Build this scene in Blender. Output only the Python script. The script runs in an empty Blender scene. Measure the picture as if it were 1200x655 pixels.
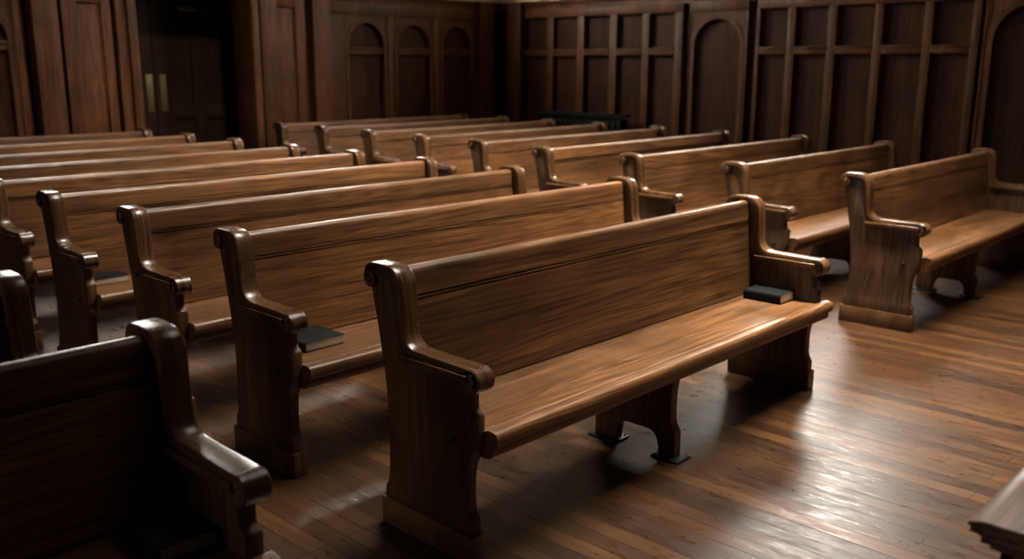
import bpy, bmesh, math, random
from mathutils import Vector, Matrix
random.seed(7)
SC = bpy.context.scene
COL = SC.collection

# ------------------------------------------------------------------ camera
CAM_POS = Vector((-1.9026, -2.4415, 1.586))
YAW, PITCH, ROLL, FPX = 0.7597, 0.2250, 0.0026, 1097.63
fwd = Vector((math.cos(PITCH)*math.cos(YAW), math.cos(PITCH)*math.sin(YAW), -math.sin(PITCH)))
rgt = Vector((math.sin(YAW), -math.cos(YAW), 0))
upv = rgt.cross(fwd)
r2 = math.cos(ROLL)*rgt + math.sin(ROLL)*upv
u2 = -math.sin(ROLL)*rgt + math.cos(ROLL)*upv
cam = bpy.data.cameras.new('camera'); co = bpy.data.objects.new('camera', cam); COL.objects.link(co)
cam.sensor_width = 36; cam.lens = FPX*36/1200; cam.clip_start = 0.05
M = Matrix((r2, u2, -fwd)).transposed().to_4x4(); M.translation = CAM_POS
co.matrix_world = M
cam.dof.use_dof = True; cam.dof.focus_distance = 3.35; cam.dof.aperture_fstop = 2.2
SC.camera = co

# ------------------------------------------------------------------ materials
def newmat(name):
    m = bpy.data.materials.new(name); m.use_nodes = True
    nt = m.node_tree; nt.nodes.clear()
    out = nt.nodes.new('ShaderNodeOutputMaterial'); b = nt.nodes.new('ShaderNodeBsdfPrincipled')
    nt.links.new(b.outputs[0], out.inputs[0])
    return m, nt, b
def mapping(nt, scale, coord='Object', rot=(0, 0, 0), rand=True):
    tc = nt.nodes.new('ShaderNodeTexCoord'); mp = nt.nodes.new('ShaderNodeMapping')
    src = tc.outputs[coord]
    if rand:
        oi = nt.nodes.new('ShaderNodeObjectInfo'); ml = nt.nodes.new('ShaderNodeMath'); ml.operation = 'MULTIPLY'
        ml.inputs[1].default_value = 31.7; nt.links.new(oi.outputs['Random'], ml.inputs[0])
        ad = nt.nodes.new('ShaderNodeVectorMath'); ad.operation = 'ADD'
        nt.links.new(src, ad.inputs[0]); nt.links.new(ml.outputs[0], ad.inputs[1]); src = ad.outputs[0]
    nt.links.new(src, mp.inputs[0]); mp.inputs['Scale'].default_value = scale; mp.inputs['Rotation'].default_value = rot
    return mp.outputs[0]
def noise(nt, vec, scale, detail=4, rough=.6, dist=0):
    n = nt.nodes.new('ShaderNodeTexNoise'); nt.links.new(vec, n.inputs['Vector'])
    n.inputs['Scale'].default_value = scale; n.inputs['Detail'].default_value = detail
    n.inputs['Roughness'].default_value = rough; n.inputs['Distortion'].default_value = dist
    return n.outputs['Fac']
def ramp(nt, fac, stops):
    r = nt.nodes.new('ShaderNodeValToRGB'); nt.links.new(fac, r.inputs[0])
    els = r.color_ramp.elements
    while len(els) < len(stops): els.new(.5)
    for e, (p, c) in zip(els, stops):
        e.position = p; e.color = (c[0], c[1], c[2], 1) if not isinstance(c, (int, float)) else (c, c, c, 1)
    return r.outputs[0]
def mix(nt, a, b, fac, mode='MIX'):
    n = nt.nodes.new('ShaderNodeMix'); n.data_type = 'RGBA'; n.blend_type = mode
    for s, v in ((n.inputs['A'], a), (n.inputs['B'], b)):
        if hasattr(v, 'is_linked'): nt.links.new(v, s)
        else: s.default_value = (*v, 1)
    f = n.inputs['Factor']
    if hasattr(fac, 'is_linked'): nt.links.new(fac, f)
    else: f.default_value = fac
    return n.outputs['Result']
def bump(nt, b, h, strength=.2, dist=.002):
    n = nt.nodes.new('ShaderNodeBump'); n.inputs['Strength'].default_value = strength; n.inputs['Distance'].default_value = dist
    nt.links.new(h, n.inputs['Height']); nt.links.new(n.outputs[0], b.inputs['Normal'])

def wood(name, axis, dark, mid, light, rough=(.28, .5), figure=.55, spec=.4, blotk=.8, streakk=.8, board=0):
    m, nt, b = newmat(name)
    s = [1, 1, 1]; st = [10, 10, 10]; [st.__setitem__('xyz'.index(a), .38) for a in axis]
    v = mapping(nt, st)
    # flowing cathedral figure: bands of a stretched, warped distance field
    big = noise(nt, v, .55, 2, .5, .6)
    w = nt.nodes.new('ShaderNodeMath'); w.operation = 'MULTIPLY'; nt.links.new(big, w.inputs[0]); w.inputs[1].default_value = 24
    sn = nt.nodes.new('ShaderNodeMath'); sn.operation = 'PINGPONG'; nt.links.new(w.outputs[0], sn.inputs[0]); sn.inputs[1].default_value = .5
    ml = nt.nodes.new('ShaderNodeMath'); ml.operation = 'MULTIPLY'; nt.links.new(sn.outputs[0], ml.inputs[0]); ml.inputs[1].default_value = 2
    st2 = [90, 90, 90]; [st2.__setitem__('xyz'.index(a), 2.5) for a in axis]
    fine = noise(nt, mapping(nt, st2), 1.0, 3, .7)
    plank = noise(nt, mapping(nt, st), .35, 2, .5)
    blot = noise(nt, mapping(nt, s), 2.2, 3, .6)
    st3 = [38, 38, 38]; [st3.__setitem__('xyz'.index(a), 1.1) for a in axis]
    streak = noise(nt, mapping(nt, st3), 1.0, 4, .65, .3)
    c = ramp(nt, fine, [(.37, dark), (.50, mid), (.68, light)])
    c2 = ramp(nt, ml.outputs[0], [(0, dark), (.35, mid), (1, light)])
    c = mix(nt, c, c2, figure)
    c = mix(nt, c, ramp(nt, streak, [(.32, .6), (.52, 1.0), (.72, 1.2)]), streakk, 'MULTIPLY')
    c = mix(nt, c, ramp(nt, plank, [(.3, .5), (.7, 1.25)]), .7, 'MULTIPLY')
    c = mix(nt, c, ramp(nt, blot, [(.3, .62), (.65, 1.15)]), blotk, 'MULTIPLY')
    if board:      # wide glued-up boards: each its own tone and its own figure
        tcz = nt.nodes.new('ShaderNodeTexCoord'); sp = nt.nodes.new('ShaderNodeSeparateXYZ'); nt.links.new(tcz.outputs['Object'], sp.inputs[0])
        q = nt.nodes.new('ShaderNodeMath'); q.operation = 'SUBTRACT'; nt.links.new(sp.outputs['Z'], q.inputs[0]); nt.links.new(sp.outputs['Y'], q.inputs[1])
        q2 = nt.nodes.new('ShaderNodeMath'); q2.operation = 'MULTIPLY'; nt.links.new(q.outputs[0], q2.inputs[0]); q2.inputs[1].default_value = board
        q3 = nt.nodes.new('ShaderNodeMath'); q3.operation = 'FLOOR'; nt.links.new(q2.outputs[0], q3.inputs[0])
        wn = nt.nodes.new('ShaderNodeTexWhiteNoise'); wn.noise_dimensions = '2D'
        cb = nt.nodes.new('ShaderNodeCombineXYZ'); nt.links.new(q3.outputs[0], cb.inputs[0])
        oi = nt.nodes.new('ShaderNodeObjectInfo'); nt.links.new(oi.outputs['Random'], cb.inputs[1]); nt.links.new(cb.outputs[0], wn.inputs['Vector'])
        c = mix(nt, c, ramp(nt, wn.outputs['Value'], [(0, .72), (1, 1.2)]), .9, 'MULTIPLY')
    nt.links.new(c, b.inputs['Base Color'])
    rr = ramp(nt, noise(nt, mapping(nt, s), 5, 4, .65), [(.3, rough[0]), (.7, rough[1])])
    nt.links.new(rr, b.inputs['Roughness'])
    bump(nt, b, fine, .12, .0015)
    b.inputs['Specular IOR Level'].default_value = spec
    return m
def plain(name, col, rough=.5, metal=0, spec=.5):
    m, nt, b = newmat(name)
    v = mapping(nt, (1, 1, 1)); f = noise(nt, v, 30, 3)
    c = mix(nt, tuple(x*.8 for x in col), tuple(min(1, x*1.15) for x in col), f)
    nt.links.new(c, b.inputs['Base Color']); b.inputs['Roughness'].default_value = rough; b.inputs['Metallic'].default_value = metal; b.inputs['Specular IOR Level'].default_value = spec
    return m
D, Mi, Li = (.034, .0118, .0036), (.138, .0565, .0185), (.262, .120, .044)
W_X = wood('oak_long_grain', 'x', D, Mi, Li, figure=.40, streakk=.6, blotk=.9, board=6.5)
W_Z = wood('oak_upright_grain', 'z', (.028, .012, .005), (.085, .039, .0155), (.145, .07, .029), figure=.45)
W_Y = wood('oak_moulding_grain', 'yz', D, (.095, .044, .018), (.155, .078, .034), figure=.12, rough=(.20, .32), blotk=.25)
W_WALL = wood('walnut_panel_shaded', 'z', (.018, .0060, .0020), (.045, .0150, .0048), (.068, .0245, .0082), rough=(.5, .65), figure=.35, spec=.13)  # sunk panels darkened: recess shade put into the walnut colour
W_TRIM = wood('walnut_frame_lit', 'z', (.042, .0140, .0044), (.105, .037, .0115), (.155, .058, .0190), rough=(.45, .6), figure=.2, spec=.2)  # same walnut lightened: light on the frames put into its colour
W_DOOR = wood('dark_door_wood', 'z', (.010, .0042, .002), (.022, .0095, .0042), (.034, .015, .0065), rough=(.6, .75), figure=.3, spec=.1)
W_DARK = wood('dark_ceiling_boards', 'y', (.012, .006, .003), (.028, .013, .006), (.04, .02, .01), rough=(.5, .7), figure=.3)
IRON = plain('black_iron', (.02, .021, .02), .45, .6)
BRASS = plain('tarnished_brass', (.13, .105, .05), .5, .8)
COVER = plain('black_cloth_cover', (.0042, .0046, .0038), .6, 0, .14)
PAGES = None
def pages_mat():
    m, nt, b = newmat('cream_page_block')
    f = noise(nt, mapping(nt, (6, 6, 900)), 1, 2)
    nt.links.new(ramp(nt, f, [(.3, (.40, .33, .23)), (.7, (.66, .57, .43))]), b.inputs['Base Color']); b.inputs['Roughness'].default_value = .8
    return m
PAGES = pages_mat()
PLASTER = plain('cream_plaster', (.62, .53, .34), .85)
RADI = plain('dark_green_paint', (.006, .009, .007), .6, .0, .15)

def floor_mat():
    m, nt, b = newmat('worn_strip_floor')
    v = mapping(nt, (1, 1, 1), rot=(0, 0, math.radians(90)), rand=False)
    br = nt.nodes.new('ShaderNodeTexBrick'); nt.links.new(v, br.inputs['Vector'])
    br.offset = .37; br.offset_frequency = 3; br.squash = 1
    br.inputs['Scale'].default_value = 1; br.inputs['Brick Width'].default_value = 2.3; br.inputs['Row Height'].default_value = .078
    br.inputs['Mortar Size'].default_value = .0032; br.inputs['Mortar Smooth'].default_value = .5; br.inputs['Bias'].default_value = 0
    br.inputs['Color1'].default_value = (.0, .0, .0, 1); br.inputs['Color2'].default_value = (1, 1, 1, 1); br.inputs['Mortar'].default_value = (.5, .5, .5, 1)
    tone = ramp(nt, br.outputs['Color'], [(0, (.028, .0105, .0031)), (.5, (.052, .0205, .0062)), (1, (.092, .039, .0125))])
    grain = noise(nt, mapping(nt, (70, 2.2, 1), rand=False), 1, 5, .7, .4)
    c = mix(nt, tone, ramp(nt, grain, [(.28, .35), (.5, .95), (.75, 1.35)]), .85, 'MULTIPLY')
    dirt = noise(nt, mapping(nt, (2.2, .9, 1), rand=False), 1.6, 5, .65)
    c = mix(nt, c, ramp(nt, dirt, [(.32, .38), (.6, 1.2)]), .8, 'MULTIPLY')
    scuff = noise(nt, mapping(nt, (14, 3, 1), rand=False), 3, 6, .75, 1.0)
    c = mix(nt, c, (.025, .014, .008), ramp(nt, scuff, [(.62, 0.0), (.76, .5)]))
    jn = nt.nodes.new('ShaderNodeMath'); jn.operation = 'MULTIPLY'; nt.links.new(br.outputs['Fac'], jn.inputs[0])
    nt.links.new(ramp(nt, noise(nt, mapping(nt, (6, 1.2, 1), rand=False), 2.3, 3), [(.35, .25), (.62, 1.0)]), jn.inputs[1]); joint = jn.outputs[0]
    c = mix(nt, c, (.010, .006, .0035), joint)
    nt.links.new(c, b.inputs['Base Color'])
    r = ramp(nt, noise(nt, mapping(nt, (12, 3, 1), rand=False), 2.5, 7, .75), [(.34, .24), (.68, .47)])
    nt.links.new(r, b.inputs['Roughness'])
    sp = nt.nodes.new('ShaderNodeMath'); sp.operation = 'MULTIPLY_ADD'; nt.links.new(joint, sp.inputs[0]); sp.inputs[1].default_value = -.38; sp.inputs[2].default_value = .47
    nt.links.new(sp.outputs[0], b.inputs['Specular IOR Level'])
    h = nt.nodes.new('ShaderNodeMath'); h.operation = 'SUBTRACT'
    nt.links.new(grain, h.inputs[0]); nt.links.new(joint, h.inputs[1])
    h2 = nt.nodes.new('ShaderNodeMath'); h2.operation = 'ADD'; nt.links.new(h.outputs[0], h2.inputs[0])
    wav = noise(nt, mapping(nt, (9, .8, 1), rand=False), 1.5, 2); wm = nt.nodes.new('ShaderNodeMath'); wm.operation = 'MULTIPLY'
    nt.links.new(wav, wm.inputs[0]); wm.inputs[1].default_value = 1.0; nt.links.new(wm.outputs[0], h2.inputs[1])
    bump(nt, b, h2.outputs[0], .20, .0013)
    return m
FLOOR = floor_mat()
def pane_mat(name, strength, col=(1, .94, .84)):
    m, nt, b = newmat(name)
    b.inputs['Base Color'].default_value = (.8, .8, .8, 1)
    b.inputs['Emission Color'].default_value = (*col, 1); b.inputs['Emission Strength'].default_value = strength
    return m

# ------------------------------------------------------------------ mesh helpers
def build(name, bm, mat, parent=None, smooth=35, loc=None):
    bmesh.ops.recalc_face_normals(bm, faces=bm.faces)
    me = bpy.data.meshes.new(name); bm.to_mesh(me); bm.free()
    return place(name, me, mat, parent, smooth, loc)
def place(name, me, mat=None, parent=None, smooth=35, loc=None):
    if mat and not me.materials:
        me.materials.append(mat)
        if smooth:
            me.polygons.foreach_set('use_smooth', [True]*len(me.polygons)); me.set_sharp_from_angle(angle=math.radians(smooth))
    o = bpy.data.objects.new(name, me); COL.objects.link(o); o.parent = parent
    if loc is not None: o.location = loc
    return o
def empty(name, loc, rz=0, parent=None):
    o = bpy.data.objects.new(name, None); COL.objects.link(o); o.location = loc; o.rotation_euler.z = rz
    o.empty_display_size = .1; o.parent = parent
    return o
def tag(o, label=None, cat=None, group=None, kind=None):
    for k, v in (('label', label), ('category', cat), ('group', group), ('kind', kind)):
        if v: o[k] = v
    return o
def box(bm, x0, x1, y0, y1, z0, z1, bev=0, seg=2):
    r = bmesh.ops.create_cube(bm, size=1)
    vs = r['verts']
    for v in vs:
        v.co = ((x0+x1)/2+v.co.x*(x1-x0), (y0+y1)/2+v.co.y*(y1-y0), (z0+z1)/2+v.co.z*(z1-z0))
    if bev:
        es = {e for v in vs for e in v.link_edges}
        bmesh.ops.bevel(bm, geom=list(es), offset=bev, segments=seg, affect='EDGES', profile=.5)
def catmull(pts, n=4, closed=False):
    out = []; N = len(pts)
    rng = range(N) if closed else range(N-1)
    for i in rng:
        if closed: p = [pts[(i+k-1) % N] for k in range(4)]
        else: p = [pts[max(0, i-1)], pts[i], pts[i+1], pts[min(N-1, i+2)]]
        for j in range(n):
            t = j/n
            out.append(tuple(.5*((2*p[1][k])+(-p[0][k]+p[2][k])*t+(2*p[0][k]-5*p[1][k]+4*p[2][k]-p[3][k])*t*t+(-p[0][k]+3*p[1][k]-3*p[2][k]+p[3][k])*t**3) for k in range(len(p[0]))))
    if not closed: out.append(tuple(pts[-1]))
    return out
def prism_x(bm, poly, x0, x1, bev=0, seg=2):
    """polygon in (y,z) extruded along x"""
    vs = [bm.verts.new((x0, y, z)) for y, z in poly]
    f = bm.faces.new(vs)
    r = bmesh.ops.extrude_face_region(bm, geom=[f])
    nv = [g for g in r['geom'] if isinstance(g, bmesh.types.BMVert)]
    bmesh.ops.translate(bm, verts=nv, vec=(x1-x0, 0, 0))
    if bev:
        nf = [g for g in r['geom'] if isinstance(g, bmesh.types.BMFace)]
        es = set(f.edges) | set(nf[0].edges)
        bmesh.ops.bevel(bm, geom=list(es), offset=bev, segments=seg, affect='EDGES', profile=.5)
def lathe(bm, prof, c, axis, seg=24):
    """prof: (r, h) pairs along axis from centre c"""
    ax = 'xyz'.index(axis); rings = []
    for r, h in prof:
        ring = []
        for i in range(seg):
            a = 2*math.pi*i/seg; p = [0, 0, 0]; p[ax] = h; p[(ax+1) % 3] = r*math.cos(a); p[(ax+2) % 3] = r*math.sin(a)
            ring.append(bm.verts.new([c[k]+p[k] for k in range(3)]))
        rings.append(ring)
    for a, b in zip(rings, rings[1:]):
        for i in range(seg): bm.faces.new((a[i], a[(i+1) % seg], b[(i+1) % seg], b[i]))
    bm.faces.new(rings[0]); bm.faces.new(rings[-1][::-1])
def mesh_of(name, bm):
    bmesh.ops.recalc_face_normals(bm, faces=bm.faces)
    me = bpy.data.meshes.new(name); bm.to_mesh(me); bm.free(); return me

# ------------------------------------------------------------------ pew geometry (pew origin: back of left plinth, faces -y)
T = .065
def panel_mesh():
    bm = bmesh.new()
    back = catmull([(.030, .872), (.026, .83), (.008, .755), (-.008, .67), (-.025, .58), (-.039, .47), (-.044, .39), (-.042, .29), (-.037, .19)], 3) \
         + [(-.031, .166), (-.019, .152), (-.016, .135), (-.016, .05)]
    front = [(-.446, .05), (-.446, .142)] + catmull([(-.446, .146), (-.436, .163), (-.427, .185), (-.424, .25), (-.428, .31), (-.438, .352), (-.456, .385), (-.464, .42), (-.4655, .46)], 3) + [(-.466, .505), (-.464, .514), (-.458, .520), (-.448, .526), (-.443, .534), (-.441, .546), (-.440, .61)]
    top = [(-.40, .645), (-.20, .655), (-.13, .672), (-.115, .72), (-.107, .83), (-.08, .90), (-.02, .92), (.02, .91)]
    prism_x(bm, back+front+top, .008, .057, .004)
    return mesh_of('end_panel', bm)
def cap_mesh():
    outer = [(.056, .884), (.057, .90), (.050, .922), (.034, .937), (.010, .943), (-.03, .943), (-.078, .940), (-.110, .926), (-.129, .896), (-.136, .85), (-.140, .79), (-.146, .73), (-.157, .700), (-.180, .682), (-.215, .676), (-.30, .674), (-.38, .673), (-.445, .672), (-.474, .668), (-.491, .653), (-.498, .632), (-.491, .611)]
    inner = [(.024, .884), (.024, .886), (.022, .892), (.016, .899), (.005, .904), (-.025, .904), (-.055, .901), (-.078, .890), (-.092, .866), (-.098, .835), (-.102, .785), (-.108, .725), (-.116, .682), (-.138, .652), (-.185, .640), (-.30, .638), (-.37, .637), (-.425, .636), (-.447, .634), (-.456, .633), (-.456, .632), (-.455, .630)]
    o = catmull(outer, 3); n = catmull(inner, 3)
    sec = [(-.004, .40), (-.004, .84), (-.0015, .95), (.006, 1.0), (.062, 1.0), (.0685, .95), (.071, .84), (.071, .40), (.067, .34), (.067, 0), (.001, 0), (.001, .34)]
    bm = bmesh.new(); rings = []
    for (oy, oz), (iy, iz) in zip(o, n):
        rings.append([bm.verts.new((x, iy+(oy-iy)*t, iz+(oz-iz)*t)) for x, t in sec])
    K = len(sec)
    for a, b in zip(rings, rings[1:]):
        for i in range(K): bm.faces.new((a[i], a[(i+1) % K], b[(i+1) % K], b[i]))
    bm.faces.new(rings[0]); bm.faces.new(rings[-1][::-1])
    # scroll at the back, roll at the front of the arm, lower bead along the arm
    lathe(bm, [(.029, -.004), (.031, -.001), (.031, .068), (.029, .071)], (0, .0255, .886), 'x', 28)
    lathe(bm, [(.037, -.004), (.0405, 0), (.0405, .067), (.037, .071)], (0, -.4575, .632), 'x', 28)
    for x0, x1 in ((-.015, .012), (.055, .082)): box(bm, x0, x1, -.450, -.120, .628, .652, .005, 3)
    return mesh_of('arm_cap', bm)
def plinth_mesh():
    bm = bmesh.new(); box(bm, 0, T, -.4586, 0, 0, .102, .006)
    return mesh_of('plinth', bm)
def rosette_mesh(side):
    bm = bmesh.new(); s = -1 if side == 0 else 1; x = -.003 if side == 0 else .070
    lathe(bm, [(.024, -s*.006), (.024, s*.001), (.021, s*.003), (.017, s*.0005), (.012, s*.0005), (.009, s*.0035), (.003, s*.0045)], (x, .0255, .886), 'x', 20)
    return mesh_of('rosette', bm)
def carving_mesh(side):
    bm = bmesh.new(); s = -1 if side == 0 else 1; x = -.002 if side == 0 else .069
    for k, (y, z, r) in enumerate([(-.462, .650, .011), (-.468, .631, .010), (-.461, .613, .009)]):
        lathe(bm, [(r, -s*.002), (r, s*.003), (r*.7, s*.0045), (r*.45, s*.0025), (r*.2, s*.0045)], (x, y, z), 'x', 14)
    return mesh_of('carving', bm)
def bolt_mesh(side):
    bm = bmesh.new(); s = -1 if side == 0 else 1; x = .008 if side == 0 else .057
    lathe(bm, [(.012, -s*.003), (.012, s*.003), (.009, s*.005), (.008, s*.010), (.005, s*.012)], (x, -.372, .42), 'x', 12)
    return mesh_of('bolt', bm)
PANEL, CAP, PLINTH = panel_mesh(), cap_mesh(), plinth_mesh()
ROS = [rosette_mesh(0), rosette_mesh(1)]; CARV = [carving_mesh(0), carving_mesh(1)]; BOLT = [bolt_mesh(0), bolt_mesh(1)]
def support_mesh():
    bm = bmesh.new()
    poly = [(-.06, .012), (-.085, .012)] if 0 else []
    poly = catmull([(-.475, .398), (-.452, .375), (-.436, .335), (-.428, .27), (-.427, .20), (-.431, .155), (-.445, .130), (-.452, .11)], 3) + [(-.452, .010), (-.375, .010)] \
        + catmull([(-.372, .04), (-.362, .075), (-.345, .098), (-.32, .106)], 3) + catmull([(-.21, .106), (-.185, .098), (-.165, .075), (-.155, .04)], 3) + [(-.152, .010), (-.04, .010)] \
        + catmull([(-.04, .12), (-.05, .15), (-.062, .18), (-.068, .26), (-.07, .398)], 3)
    prism_x(bm, poly, -.024, .024, .003)
    return mesh_of('center_support', bm)
SUPP = support_mesh()
def foot_mesh(y0, y1):
    bm = bmesh.new(); box(bm, -.05, .05, y0, y1, 0, .010, .002)
    for y in (y0+.012, y1-.012):
        for x in (-.038, .038): lathe(bm, [(.007, .008), (.007, .013), (.004, .015)], (x, y, 0), 'z', 8)
    return mesh_of('foot_plate', bm)
FOOT = [foot_mesh(-.485, -.355), foot_mesh(-.17, -.02)]
def seat_mesh(L, full):
    bm = bmesh.new()
    top = [(-.085, .455), (-.15, .455), (-.36, .455), (-.43, .457), (-.455, .4595), (-.462, .4585), (-.466, .455), (-.470, .4585)]
    nose = catmull([(-.478, .4635), (-.500, .4635), (-.516, .459), (-.524, .447), (-.525, .428), (-.519, .415), (-.506, .410)], 3)
    low = [(-.503, .408), (-.5035, .402)] + catmull([(-.5035, .385), (-.499, .377), (-.490, .371)], 3) + [(-.476, .368)]
    prism_x(bm, top+nose+low[:-1]+[(-.476, .366), (-.43, .366), (-.43, .408), (-.085, .408)], .052, L-.052)
    # front nose running past the far end panel
    x1 = L+.004 if full else L-.03
    nz = [(-.467, .458), (-.470, .4585)]+nose+low+[(-.4665, .368)]
    prism_x(bm, nz, L-.06, x1)
    return bm
def back_mesh(L):
    bm = bmesh.new()
    poly = [(-.116, .4605), (-.114, .48), (-.083, .800), (-.0820, .8075), (-.0700, .8065), (-.0700, .8138), (-.0812, .8138), (-.0806, .8190), (-.0690, .8180), (-.0690, .8255), (-.0797, .8255), (-.0790, .832), (-.050, .833), (-.05, .80), (-.082, .44), (-.095, .4605)]
    prism_x(bm, poly, .05, L-.05)
    return bm
def rail_mesh(L):
    bm = bmesh.new()
    poly = [(-.0790, .8318)]+catmull([(-.0735, .890), (-.071, .905), (-.063, .916), (-.050, .921), (-.036, .921), (-.024, .916), (-.018, .905)], 3)+[(-.022, .832)]
    prism_x(bm, poly, .05, L-.05)
    return bm

def make_pew(x, y, L, th, label, group, dRight=0.0):
    p = empty('pew', (x, y, 0), th)
    tag(p, label, 'pew', group)
    for e in (0, 1):
        ox = 0 if e == 0 else L-T-dRight
        ep = place('end_panel', PANEL, W_Z, p, loc=(ox, 0, 0))
        place('arm_cap', CAP, W_Y, ep)
        place('plinth', PLINTH, W_Y, ep)
        for s in (0, 1):
            place('rosette', ROS[s], W_Z, ep); place('carving', CARV[s], W_Z, ep)
        place('bolt', BOLT[e], IRON, ep)['label'] = 'dark iron bolt head'
    bk = build('backrest', back_mesh(L-dRight), W_X, p)
    build('top_rail', rail_mesh(L-dRight), W_X, bk)
    build('seat', seat_mesh(L-dRight, True), W_X, p)
    cs = place('center_support', SUPP, W_Z, p, loc=(L/2-.02, 0, 0))
    for f in FOOT: place('foot_plate', f, IRON, cs)['label'] = 'black iron floor plate'
    return p

G_C, G_R, G_L = 'pews of the centre block', 'pews of the right-hand block', 'pews of the left-hand block'
ORD = ['front', 'second', 'third', 'fourth', 'fifth', 'sixth', 'seventh', 'eighth', 'ninth']
C_ROWS = [(0, 0, 2.407, 0.0), (-.015, .975, 2.615, -.0120), (-.024, 1.851, 2.621, -.002), (-.08, 2.681, 2.653, -.002), (-.084, 3.503, 2.65, 0), (-.097, 4.337, 2.637, 0), (-.10, 5.208, 2.634, 0), (-.085, 6.12, 2.649, 0), (-.083, 7.02, 2.652, 0)]
R_ROWS = [(3.745, .039, 2.516, .0098), (3.809, .932, 2.616, .003), (3.83, 1.831, 2.759, -.0038), (3.826, 2.727, 2.82, -.0026), (3.934, 3.595, 2.83, -.0016), (4.02, 4.46, 2.81, .0014), (4.066, 5.332, 2.844, 0), (4.109, 6.208, 2.91, 0), (4.128, 7.05, 2.957, 0)]
c_lab = ['oak front pew of centre block, fully in view, black book by its right arm',
         'oak pew second from front of centre block, black book beside its left arm',
         'oak pew third from front of centre block, no book on its seat',
         'oak pew fourth from front of centre block, small black book beside its left arm',
         'oak pew fifth from front of centre block, only its left arm showing at photo edge',
         'oak pew sixth from front of centre block, top rail running to the left photo edge',
         'oak pew seventh from front of centre block, third of its rows from the back',
         'oak pew in centre block, last but one row before the door wall',
         'oak pew in hindmost row of centre block, below the dark doorway']
r_lab = ['oak pew in front row at right by the dark panelling, open seat above bare floor',
         'oak pew second from front of right block, behind the front pew at right',
         'oak pew third from front of right block, arm just behind the second centre pew',
         'oak pew fourth from front of right block, ending below the narrow arched wall panel',
         'oak pew fifth from front of right block, middle row of the nine',
         'oak pew sixth from front of right block, ending in front of the dark radiator',
         'oak pew seventh from front of right block, third of its rows from the back',
         'oak pew in right block, last but one row before the arched panelling',
         'oak pew in hindmost row of right block, below three arched wall panels']
for i, (x, y, L, th) in enumerate(C_ROWS): make_pew(x, y, L, th, c_lab[i], G_C, .014 if i == 0 else 0)
for i, (x, y, L, th) in enumerate(R_ROWS): make_pew(x, y, L, th, r_lab[i], G_R)
make_pew(-.832-2.407, -.16, 2.407, 0, 'dark blurred pew in left foreground seen from its front, right arm catching light', G_L)
make_pew(-.885-2.407, .74, 2.407, 0, 'pew at left photo edge behind the foreground pew, only its right end showing', G_L)

# ------------------------------------------------------------------ books
def book(x, y, z, w, d, h, rz, label):
    """pages open towards -y and +x, spine on -x"""
    t = tag(empty('book', (x, y, z), rz), label, 'book', 'black books left on the pews')
    bm = bmesh.new(); c = .0028
    box(bm, 0, w, 0, d, 0, c, .0008); box(bm, 0, w, 0, d, h-c, h, .0008)
    sp = [(0, c*.4)]+[(-.006*math.sin(a*math.pi/6), h/2-(h/2-c*.4)*math.cos(a*math.pi/6)) for a in range(1, 6)]+[(0, h-c*.4)]+[(c, h-c*.6), (c, c*.6)]
    vs = [bm.verts.new((px, 0, pz)) for px, pz in sp]; f = bm.faces.new(vs)
    r = bmesh.ops.extrude_face_region(bm, geom=[f]); bmesh.ops.translate(bm, verts=[g for g in r['geom'] if isinstance(g, bmesh.types.BMVert)], vec=(0, d, 0))
    build('cover', bm, COVER, t)
    bm = bmesh.new(); box(bm, .004, w-.005, .004, d-.004, c, h-c, .0006)
    build('page_block', bm, PAGES, t)
    return t
ZS = .4553
book(2.188, -.352, ZS, .142, .20, .047, 0, 'closed black book on middle pew by its right arm, page edge lit')
book(.140, .640, ZS, .195, .20, .040, .02, 'closed black book on second centre pew beside its left arm, cream pages facing front')
book(.045, 2.405, ZS, .185, .145, .036, 0, 'closed black book on fourth centre pew, half hidden behind its left arm')
book(-1.045, -.517, .4639, .150, .20, .040, 0, 'closed book on the dark foreground pew, only a corner of its pages showing')

# ------------------------------------------------------------------ table corner, bottom right
t = tag(empty('table', (-.12, -1.945, 0)), 'wooden table corner with stepped moulded edge at bottom right of photo', 'table')
TX, TY = 1.7, -.85
bm = bmesh.new()
steps = [(0, .735, .750), (.004, .722, .735), (.016, .712, .722), (.020, .698, .712), (.034, .684, .698)]
for o, z0, z1 in steps:
    if z1 < .74: box(bm, o, TX-o, TY+o, -o, z0, z1, .003, 3)
    else: prism_x(bm, [(0, .736), (0, .7405), (-.004, .7445), (-.026, .7515), (-.032, .752), (TY+.032, .752), (TY+.026, .7515), (TY+.004, .7445), (TY, .7405), (TY, .736)], 0, TX, .0012, 2)
build('table_top', bm, W_X, t)
bm = bmesh.new()
for a in ((.05, TX-.05, -.075, -.05), (.05, TX-.05, TY+.05, TY+.075), (.05, .075, TY+.05, -.05), (TX-.075, TX-.05, TY+.05, -.05)):
    box(bm, *a, .575, .684, .002)
build('apron', bm, W_X, t)
for x in (.09, TX-.09):
    for y in (-.09, TY+.09):
        bm = bmesh.new()
        box(bm, x-.036, x+.036, y-.036, y+.036, .55, .684, .003)
        lathe(bm, [(.030, .0), (.034, .02), (.026, .06), (.030, .10), (.024, .14), (.034, .30), (.030, .45), (.024, .49), (.035, .51), (.035, .56)], (x, y, 0), 'z', 20)
        build('leg', bm, W_Z, t)

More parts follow.
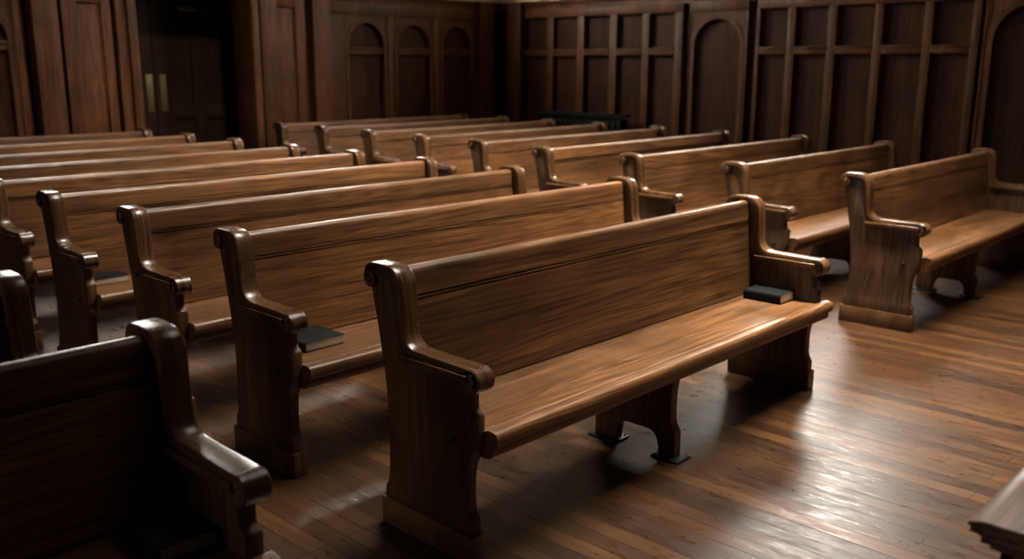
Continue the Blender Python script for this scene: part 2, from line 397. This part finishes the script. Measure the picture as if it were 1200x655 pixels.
# ------------------------------------------------------------------ room shell
XW, YW, X0, Y0, HC = 8.3, 7.47, -9.0, -9.0, 6.4
def struct(name, bm, mat, label=None, smooth=35):
    o = build(name, bm, mat, None, smooth); o['kind'] = 'structure'
    if label: o['label'] = label
    return o
bm = bmesh.new(); box(bm, X0-.2, XW+.2, Y0-.2, YW+1.2, -.1, 0); struct('floor', bm, FLOOR, 'worn narrow-strip oak floor')
SK = (2.15, 3.65, -2.6, 2.2)      # skylight over the middle aisle; unseen deep well added to narrow its beam
bm = bmesh.new()
for a in ((X0-.2, SK[0], Y0-.2, YW+1.2), (SK[1], XW+.2, Y0-.2, YW+1.2), (SK[0], SK[1], Y0-.2, SK[2]), (SK[0], SK[1], SK[3], YW+1.2)): box(bm, *a, HC, HC+.1)
HS = HC+2.8
for a in ((SK[0]-.1, SK[0], SK[2]-.1, SK[3]+.1), (SK[1], SK[1]+.1, SK[2]-.1, SK[3]+.1), (SK[0], SK[1], SK[2]-.1, SK[2]), (SK[0], SK[1], SK[3], SK[3]+.1)): box(bm, *a, HC+.1, HS)
k = X0+.6
while k < XW:
    if k < SK[0]-.3 or k > SK[1]+.1: box(bm, k, k+.2, Y0, YW, HC-.22, HC, .02)
    k += 1.45
struct('ceiling', bm, W_DARK, 'dark boarded ceiling with a skylight and an added well narrowing its light')
bm = bmesh.new()
for i in range(4):
    x = SK[0]+(SK[1]-SK[0])*i/3; box(bm, x-.03, x+.03, SK[2], SK[3], HS-.06, HS+.04)
for i in range(8):
    y = SK[2]+(SK[3]-SK[2])*i/7; box(bm, SK[0], SK[1], y-.02, y+.02, HS-.05, HS+.03)
skyl = struct('window_9', bm, W_DARK)
bm = bmesh.new(); box(bm, SK[0]-.02, SK[1]+.02, SK[2]-.02, SK[3]+.02, HS+.005, HS+.015)
build('pane', bm, pane_mat('daylit_skylight_glass', 205), skyl, 0)


# window openings: (a0, a1) along wall, z0, z1, strength
WZ0, WZ1 = 2.85, 4.6
WIN_R = [(-5.6, -3.4), (-2.7, -.5), (1.6, 3.1)]
WIN_B = [(1.2, 2.7), (4.9, 6.4)]
def wall_with_holes(mapf, a0, a1, holes, th):
    """upright wall; mapf(a, d, z) -> xyz, d = depth behind the room face"""
    bm = bmesh.new()
    def bx(p0, p1, z0, z1):
        c = [mapf(p, d, z) for p in (p0, p1) for d in (0, th) for z in (z0, z1)]
        xs, ys, zs = zip(*c); box(bm, min(xs), max(xs), min(ys), max(ys), min(zs), max(zs))
    cur = a0
    for h0, h1, z0, z1 in sorted(holes):
        bx(cur, h0, 0, HC)
        if z0 > 0: bx(h0, h1, 0, z0)
        bx(h0, h1, z1, HC); cur = h1
    bx(cur, a1, 0, HC)
    return bm
mR = lambda a, d, z: (XW+.078+d, a, z)
mB = lambda a, d, z: (a, YW+.078+d, z)
DOOR = (2.64, 4.10, 2.55)
wallR = struct('wall_right', wall_with_holes(mR, Y0, YW+.278, [(a, b, WZ0, WZ1) for a, b in WIN_R], .2), PLASTER, 'cream plaster wall above dark panelling')
# back wall: windows above, doorway below (doorway lies under a window: split columns)
def back_wall():
    bm = bmesh.new()
    def bx(x0, x1, z0, z1): box(bm, x0, x1, YW+.078, YW+.278, z0, z1)
    (w0, w1), (v0, v1) = WIN_B
    bx(X0, w0, 0, HC); bx(w1, v0, DOOR[2], HC); bx(v1, XW+.2, 0, HC); bx(v0, v1, 0, WZ0); bx(v0, v1, WZ1, HC)
    bx(w0, DOOR[0], 0, WZ0); bx(DOOR[0], w1, DOOR[2], WZ0); bx(w0, w1, WZ1, HC)
    bx(w1, DOOR[1], DOOR[2], DOOR[2]+.001) if 0 else None
    bx(DOOR[1], v0, 0, DOOR[2])
    return bm
wallB = struct('wall_back', back_wall(), PLASTER, 'cream plaster wall above dark arched panelling')
mL = lambda a, d, z: (X0-d, a, z)
FILL_WIN_L = [(.2, 2.6)]  # unseen dim window added as fill for the left-facing pew ends
struct('wall_left', wall_with_holes(mL, Y0, YW+.278, [(a, b, WZ0, WZ1) for a, b in FILL_WIN_L], .2), W_DARK)
bm = bmesh.new(); box(bm, X0, XW, Y0-.2, Y0, 0, HC); struct('wall_front', bm, W_DARK)

PANES = {}
def window(n, mapf, a0, a1, strength):
    bm = bmesh.new()
    def bx(p0, p1, d0, d1, z0, z1, bev=.004):
        c = [mapf(p, d, z) for p in (p0, p1) for d in (d0, d1) for z in (z0, z1)]
        xs, ys, zs = zip(*c); box(bm, min(xs), max(xs), min(ys), max(ys), min(zs), max(zs), bev)
    f = .07
    bx(a0, a0+f, .08, .16, WZ0, WZ1); bx(a1-f, a1, .08, .16, WZ0, WZ1)
    bx(a0+f, a1-f, .08, .16, WZ0, WZ0+f); bx(a0+f, a1-f, .08, .16, WZ1-f, WZ1)
    k = (a1-a0-2*f)/3
    for i in (1, 2): bx(a0+f+i*k-.02, a0+f+i*k+.02, .09, .15, WZ0+f, WZ1-f)
    for z in (WZ0+.68, WZ0+1.34): bx(a0+f, a1-f, .095, .145, z-.015, z+.015)
    o = struct('window_%d' % n, bm, W_DOOR)
    bm = bmesh.new(); bx(a0+f*.5, a1-f*.5, .118, .124, WZ0+f*.5, WZ1-f*.5, 0)
    build('pane', bm, pane_mat('daylit_obscure_glass_%d' % n, strength), o, 0)
    bm = bmesh.new(); bx(a0-.06, a1+.06, -.07, .10, WZ0-.05, WZ0, .006); build('sill', bm, W_TRIM, o)
S_R, S_B = [.3, .5, 36], [26, 38]
n = 1
for (a, b), s in zip(WIN_R, S_R): window(n, mR, a, b, s); n += 1
for (a, b), s in zip(WIN_B, S_B): window(n, mB, a, b, s); n += 1
for a, b in FILL_WIN_L: window(n, mL, a, b, 7); n += 1  # glowing pane here is only the added left fill

# ------------------------------------------------------------------ wainscot (u along the wall, d towards the room, z up)
DF, DB = .078, .006          # front of frame, face of sunk panel
fR = lambda u, d, z: (XW+DF-d, u, z)
fB = lambda u, d, z: (u, YW+DF-d, z)
class Wall:
    def __init__(s, f): s.f = f
    def box(s, bm, u0, u1, d0, d1, z0, z1, bev=.004):
        c = [s.f(u, d, z) for u in (u0, u1) for d in (d0, d1) for z in (z0, z1)]
        xs, ys, zs = zip(*c); box(bm, min(xs), max(xs), min(ys), max(ys), min(zs), max(zs), bev)
    def plate(s, bm, outer, inner, d0, d1, closed=False):
        """strip between two polylines of (u, z), given thickness d0..d1"""
        N = len(outer); V = {}
        for k, (o, i) in enumerate(zip(outer, inner)):
            for nm, p in (('o', o), ('i', i)):
                for dn, d in ((0, d0), (1, d1)): V[k, nm, dn] = bm.verts.new(s.f(p[0], d, p[1]))
        for k in range(N-1):
            q = lambda *a: bm.faces.new([V[x] for x in a])
            q((k, 'o', 1), (k+1, 'o', 1), (k+1, 'i', 1), (k, 'i', 1)); q((k, 'o', 0), (k, 'i', 0), (k+1, 'i', 0), (k+1, 'o', 0))
            q((k, 'o', 0), (k+1, 'o', 0), (k+1, 'o', 1), (k, 'o', 1)); q((k, 'i', 0), (k, 'i', 1), (k+1, 'i', 1), (k+1, 'i', 0))
        for k in (0, N-1): bm.faces.new([V[k, 'o', 0], V[k, 'o', 1], V[k, 'i', 1], V[k, 'i', 0]])
WR, WB = Wall(fR), Wall(fB)
ZT, ZR0, ZR1, ZP1, ZB0 = 2.46, 1.715, 1.80, 2.235, .28
def backing(W, wall, u0, u1, z1=ZT):
    bm = bmesh.new(); W.box(bm, u0, u1, -.001, DB, 0, z1, 0); return build('panelling', bm, W_WALL, wall)
def grid_bay(W, wall, u0, u1, cols, arms=True):
    """frame with two tiers of sunk panels; cols = list of (a, b) openings"""
    cols = sorted(cols)
    bm = bmesh.new()
    es = [u0]+[x for c in cols for x in c]+[u1]
    for i in range(0, len(es), 2): W.box(bm, es[i], es[i+1], DB-.002, DF, .18, ZP1+.002)
    W.box(bm, u0, u1, DB-.002, DF+.002, ZP1, ZT-.12)
    for a, b in cols:
        W.box(bm, a-.002, b+.002, DB-.002, DF-.001, .18, ZB0)
        W.box(bm, a-.002, b+.002, DB-.002, DF-.004, ZR0, ZR1, .004)
    build('panel_frame', bm, W_TRIM, wall)
    bm = bmesh.new()
    for a, b in cols: W.box(bm, a, b, DF-.010, DF+.014, ZR1-.022, ZR1+.002, .006)
    build('ledge', bm, W_TRIM, wall)
def arch_pts(uc, r, zs, n=20): return [(uc-r*math.cos(math.pi*i/n), zs+r*math.sin(math.pi*i/n)) for i in range(n+1)]
def arch_bay(W, wall, u0, u1, cells, ztop, tier):
    """frame with round-headed openings; cells = (a, b)"""
    bm = bmesh.new(); bs = bmesh.new(); bl = bmesh.new()
    zc = ztop+.095
    prev = u0
    for a, b in cells:
        r = (b-a)/2; uc = (a+b)/2; zs = ztop-r
        W.box(bm, prev, a-.07, DB-.002, DF, .18, zc)
        pts = arch_pts(uc, r, zs)
        outr = []
        A, B = a-.07, b+.07
        for u, z in pts:
            dx, dz = u-uc, z-zs
            t = min((uc-A)/abs(dx) if abs(dx) > 1e-6 else 1e9, (zc-zs)/dz if dz > 1e-6 else 1e9)
            outr.append((uc+dx*t, zs+dz*t))
        # keep the corners of the spandrel square
        for i in range(len(outr)-1):
            (p, q), (p2, q2) = outr[i], outr[i+1]
            if abs(p-A) < 1e-4 and abs(q2-zc) < 1e-4 and p2 > A+1e-4: outr[i+1] = (A, zc)
            if abs(q-zc) < 1e-4 and abs(p2-B) < 1e-4 and p < B-1e-4: outr[i] = (B, zc)
        W.plate(bm, outr, pts, DB-.002, DF-.014)
        for x0, x1 in ((A, a), (b, B)): W.box(bm, x0, x1, DB-.002, DF-.014, .18, zs, .003)
        # raised archivolt
        W.plate(bs, [(a-.055, ZB0)]+arch_pts(uc, r+.055, zs)+[(b+.055, ZB0)], [(a-.004, ZB0)]+arch_pts(uc, r+.004, zs)+[(b+.004, ZB0)], DF-.016, DF-.002)
        # spandrel moulding corners
        for sgn in (-1, 1):
            e = A+.012 if sgn < 0 else B-.012
            W.plate(bs, [(e, zs+r*.62), (e, zc-.012), (e-sgn*r*.55, zc-.012)], [(e-sgn*.012, zs+r*.68), (e-sgn*.012, zc-.024), (e-sgn*r*.50, zc-.024)], DF-.016, DF-.004)
        W.box(bm, a-.002, b+.002, DB-.002, DF-.015, .18, ZB0)
        if tier:
            W.box(bl, a-.001, b+.001, DB-.002, DF-.016, ZR0, ZR1, .004); W.box(bl, a+.002, b-.002, DF-.03, DF+.006, ZR1-.024, ZR1+.002, .006)
        prev = b+.07
    W.box(bm, prev, u1, DB-.002, DF, .18, zc)
    W.box(bm, u0, u1, DB-.002, DF+.002, zc-.002, ZT-.12)
    build('arched_frame', bm, W_TRIM, wall, 30); build('arch_moulding', bs, W_TRIM, wall, 30)
    if tier: build('ledge', bl, W_TRIM, wall)
    else: bl.free()
def cornice(W, wall, u0, u1, z=ZT):
    bm = bmesh.new()
    for d, z0, z1 in ((.075, z-.125, z-.10), (.066, z-.10, z-.055), (.085, z-.055, z-.035), (.11, z-.035, z-.012), (.125, z-.012, z)): W.box(bm, u0, u1, 0, d, z0, z1, .004)
    build('cornice', bm, W_TRIM, wall)
def skirting(W, wall, u0, u1):
    bm = bmesh.new(); W.box(bm, u0, u1, 0, .07, 0, .16, .004); W.box(bm, u0, u1, 0, .06, .16, .185, .004); build('skirting', bm, W_TRIM, wall)
def pilaster(W, wall, u0, u1, d, zt=ZT-.0, panel=None, zp=2.2, name='pilaster', d0=0):
    bm = bmesh.new()
    c, D0 = (CAM_POS.x, YW-CAM_POS.y) if W is WB else (CAM_POS.y, XW-CAM_POS.x)
    ex = lambda u: c+(u-c)*(D0+DF-d)/D0
    d += 0; u0, u1 = ex(u0), ex(u1)
    if panel: panel = (ex(panel[0]), ex(panel[1]))
    if panel:
        a, b = panel
        W.box(bm, u0, a, 0, d, 0, zt); W.box(bm, b, u1, 0, d, 0, zt); W.box(bm, a-.002, b+.002, 0, d, zp, zt); W.box(bm, a-.002, b+.002, 0, d, 0, .3)
        W.box(bm, a-.002, b+.002, 0, d-.03, .29, zp+.01)
    else: W.box(bm, u0, u1, d0, d, 0, zt, .006)
    return build(name, bm, W_TRIM, wall)

# right wall
backing(WR, wallR, -9, 7.548)
grid_bay(WR, wallR, 4.33, 7.10, [(6.58, 7.03), (6.03, 6.47), (5.475, 5.915), (4.945, 5.36), (4.445, 4.838)])
arch_bay(WR, wallR, 3.42, 4.235, [(3.52, 4.155)], 2.135, False)
grid_bay(WR, wallR, .83, 3.31, [(2.917, 3.265), (2.43, 2.82), (1.908, 2.33), (1.384, 1.815), (.911, 1.297)])
arch_bay(WR, wallR, -.10, .79, [(.03, .70)], 2.17, False)
u = -.14
grid_bay(WR, wallR, u-2.5, u-.05, [(u-2.4+.48*i, u-2.4+.48*i+.38) for i in range(5)])
arch_bay(WR, wallR, u-3.5, u-2.6, [(u-3.38, u-2.72)], 2.15, False)
grid_bay(WR, wallR, u-6.2, u-3.6, [(u-6.1+.5*i, u-6.1+.5*i+.4) for i in range(5)])
cornice(WR, wallR, -9, 7.548); skirting(WR, wallR, -9, 7.548)
pilaster(WR, wallR, 7.10, 7.36, .16, name='corner_pilaster')
# back wall
backing(WB, wallB, -9, 2.60); backing(WB, wallB, 4.20, 8.378)
arch_bay(WB, wallB, 5.02, 8.10, [(5.537, 6.088), (6.325, 6.885), (7.135, 7.665)], 2.105, True)
arch_bay(WB, wallB, -2.2, 1.62, [(-1.72, -1.18), (-.92, -.38), (-.12, .42), (.945, 1.485)], 2.09, True)
cornice(WB, wallB, 4.99, 8.378); cornice(WB, wallB, -9, 1.62); skirting(WB, wallB, 4.9, 8.3); skirting(WB, wallB, -9, 1.62)
pilaster(WB, wallB, 7.86, 8.14, .16, name='corner_pilaster')
pilaster(WB, wallB, 5.0, 5.25, .10, ZT-.02)
# panelled piers either side of the doorway
pilaster(WB, wallB, 2.015, 2.515, .15, 2.75, (2.17, 2.41), 2.19, 'door_pier')
pilaster(WB, wallB, 1.735, 1.98, .20, 2.75, None, name='pier_strip')
pilaster(WB, wallB, 2.56, 2.665, .19, 2.75, None, name='pier_strip')
pilaster(WB, wallB, 2.69, 2.785, .23, 2.75, None, name='door_casing', d0=-.20)
pilaster(WB, wallB, 4.155, 4.245, .23, 2.75, None, name='door_casing', d0=-.20)
pilaster(WB, wallB, 4.275, 4.88, .16, 2.75, (4.50, 4.74), 2.245, 'door_pier')
bm = bmesh.new(); WB.box(bm, 2.6, 4.2, -.20, .22, DOOR[2]-.06, DOOR[2]+.14, .006); build('door_head', bm, W_TRIM, wallB)
# vestibule behind the doorway, with the double door
bm = bmesh.new()
VX0, VX1, VY = 2.30, 4.35, YW+.70
box(bm, VX0-.08, VX0, YW+.278, VY+.06, 0, 2.75); box(bm, VX1, VX1+.08, YW+.278, VY+.06, 0, 2.75); box(bm, VX0, VX1, VY+.06, VY+.12, 0, 2.75); box(bm, VX0-.08, VX1+.08, YW+.278, VY+.12, 2.62, 2.75)
o = build('vestibule', bm, W_DOOR, wallB, 0)
dr = empty('door_1', (0, VY, 0)); dr['kind'] = 'structure'; dr['label'] = 'dark double door set back in the doorway, brass push plates by the seam'
sc = (VY-.02-CAM_POS.y)/(YW-CAM_POS.y)
tx = lambda x: CAM_POS.x+(x-CAM_POS.x)*sc
seam = tx(2.925)
for side in (-1, 1):
    x0, x1 = (VX0+.02, seam-.004) if side < 0 else (seam+.004, VX1-.02)
    bm = bmesh.new()
    if side > 0: pa = [(tx(3.12), tx(3.37)), (tx(3.37)+.16, x1-.14)]
    else: pa = [(x0+.12, x1-.28)]
    es = [x0]+[v for p in pa for v in p]+[x1]
    for i in range(0, len(es), 2): box(bm, es[i], es[i+1], -.02, .03, .01, 2.45, .004)
    for a, b in pa:
        for z0, z1 in ((.01, .25), (.95, 1.10), (2.11, 2.45)): box(bm, a-.002, b+.002, -.018, .03, z0, z1, .003)
        box(bm, a, b, .005, .025, .2, 2.15)
    lf = build('door_leaf', bm, W_DOOR, dr)
    bm = bmesh.new()
    px0 = tx(2.83) if side < 0 else tx(2.985)
    box(bm, px0, px0+.075, -.024, -.019, 1.05, 1.47, .002); build('push_plate', bm, BRASS, lf)['label'] = 'tarnished brass push plate'
bm = bmesh.new(); box(bm, tx(3.24), tx(3.42), -.07, -.02, 2.19, 2.235, .006); box(bm, tx(3.40), tx(3.42)+.16, -.05, -.035, 2.20, 2.215, .003); build('door_closer', bm, plain('grey_metal', (.22, .22, .21), .45, .7), dr)
bm = bmesh.new(); box(bm, VX0, VX1, -.02, .04, 2.47, 2.62, .003); build('transom', bm, W_DOOR, dr)

# radiator in front of the right wall
rd = tag(empty('radiator', (8.12, 5.78, 0)), 'dark cast radiator against the panelled wall, behind the far ends of the right pews', 'radiator')
ns = 16; pitch = 1.45/ns
for k in range(ns):
    bm = bmesh.new(); y = -1.45/2+pitch*(k+.5)
    for dx in (-.055, .055): box(bm, dx-.022, dx+.022, y-.030, y+.030, .10, .90, .018, 3)
    for z in (.13, .85): box(bm, -.075, .075, y-pitch/2, y+pitch/2, z-.03, z+.03, .012)
    for dx in (-.055, .055):
        if k in (0, ns-1): box(bm, dx-.018, dx+.018, y-.02, y+.02, 0, .14, .006)
    build('section', bm, RADI, rd)
bm = bmesh.new(); box(bm, -.11, .10, -.76, .76, .925, .955, .006); box(bm, -.10, -.085, -.74, .74, .90, .93, .002)
for y in (-.6, 0, .6): box(bm, -.05, .05, y-.02, y+.02, .89, .93, .003)
build('shelf', bm, RADI, rd)

# ------------------------------------------------------------------ world, view
w = bpy.data.worlds.new('world'); SC.world = w; w.use_nodes = True
w.node_tree.nodes['Background'].inputs[0].default_value = (.6, .7, .9, 1); w.node_tree.nodes['Background'].inputs[1].default_value = 0
SC.view_settings.view_transform = 'Standard'; SC.view_settings.look = 'None'; SC.view_settings.gamma = 1
SC.view_settings.use_curve_mapping = False
SC.view_settings.exposure = 0.0
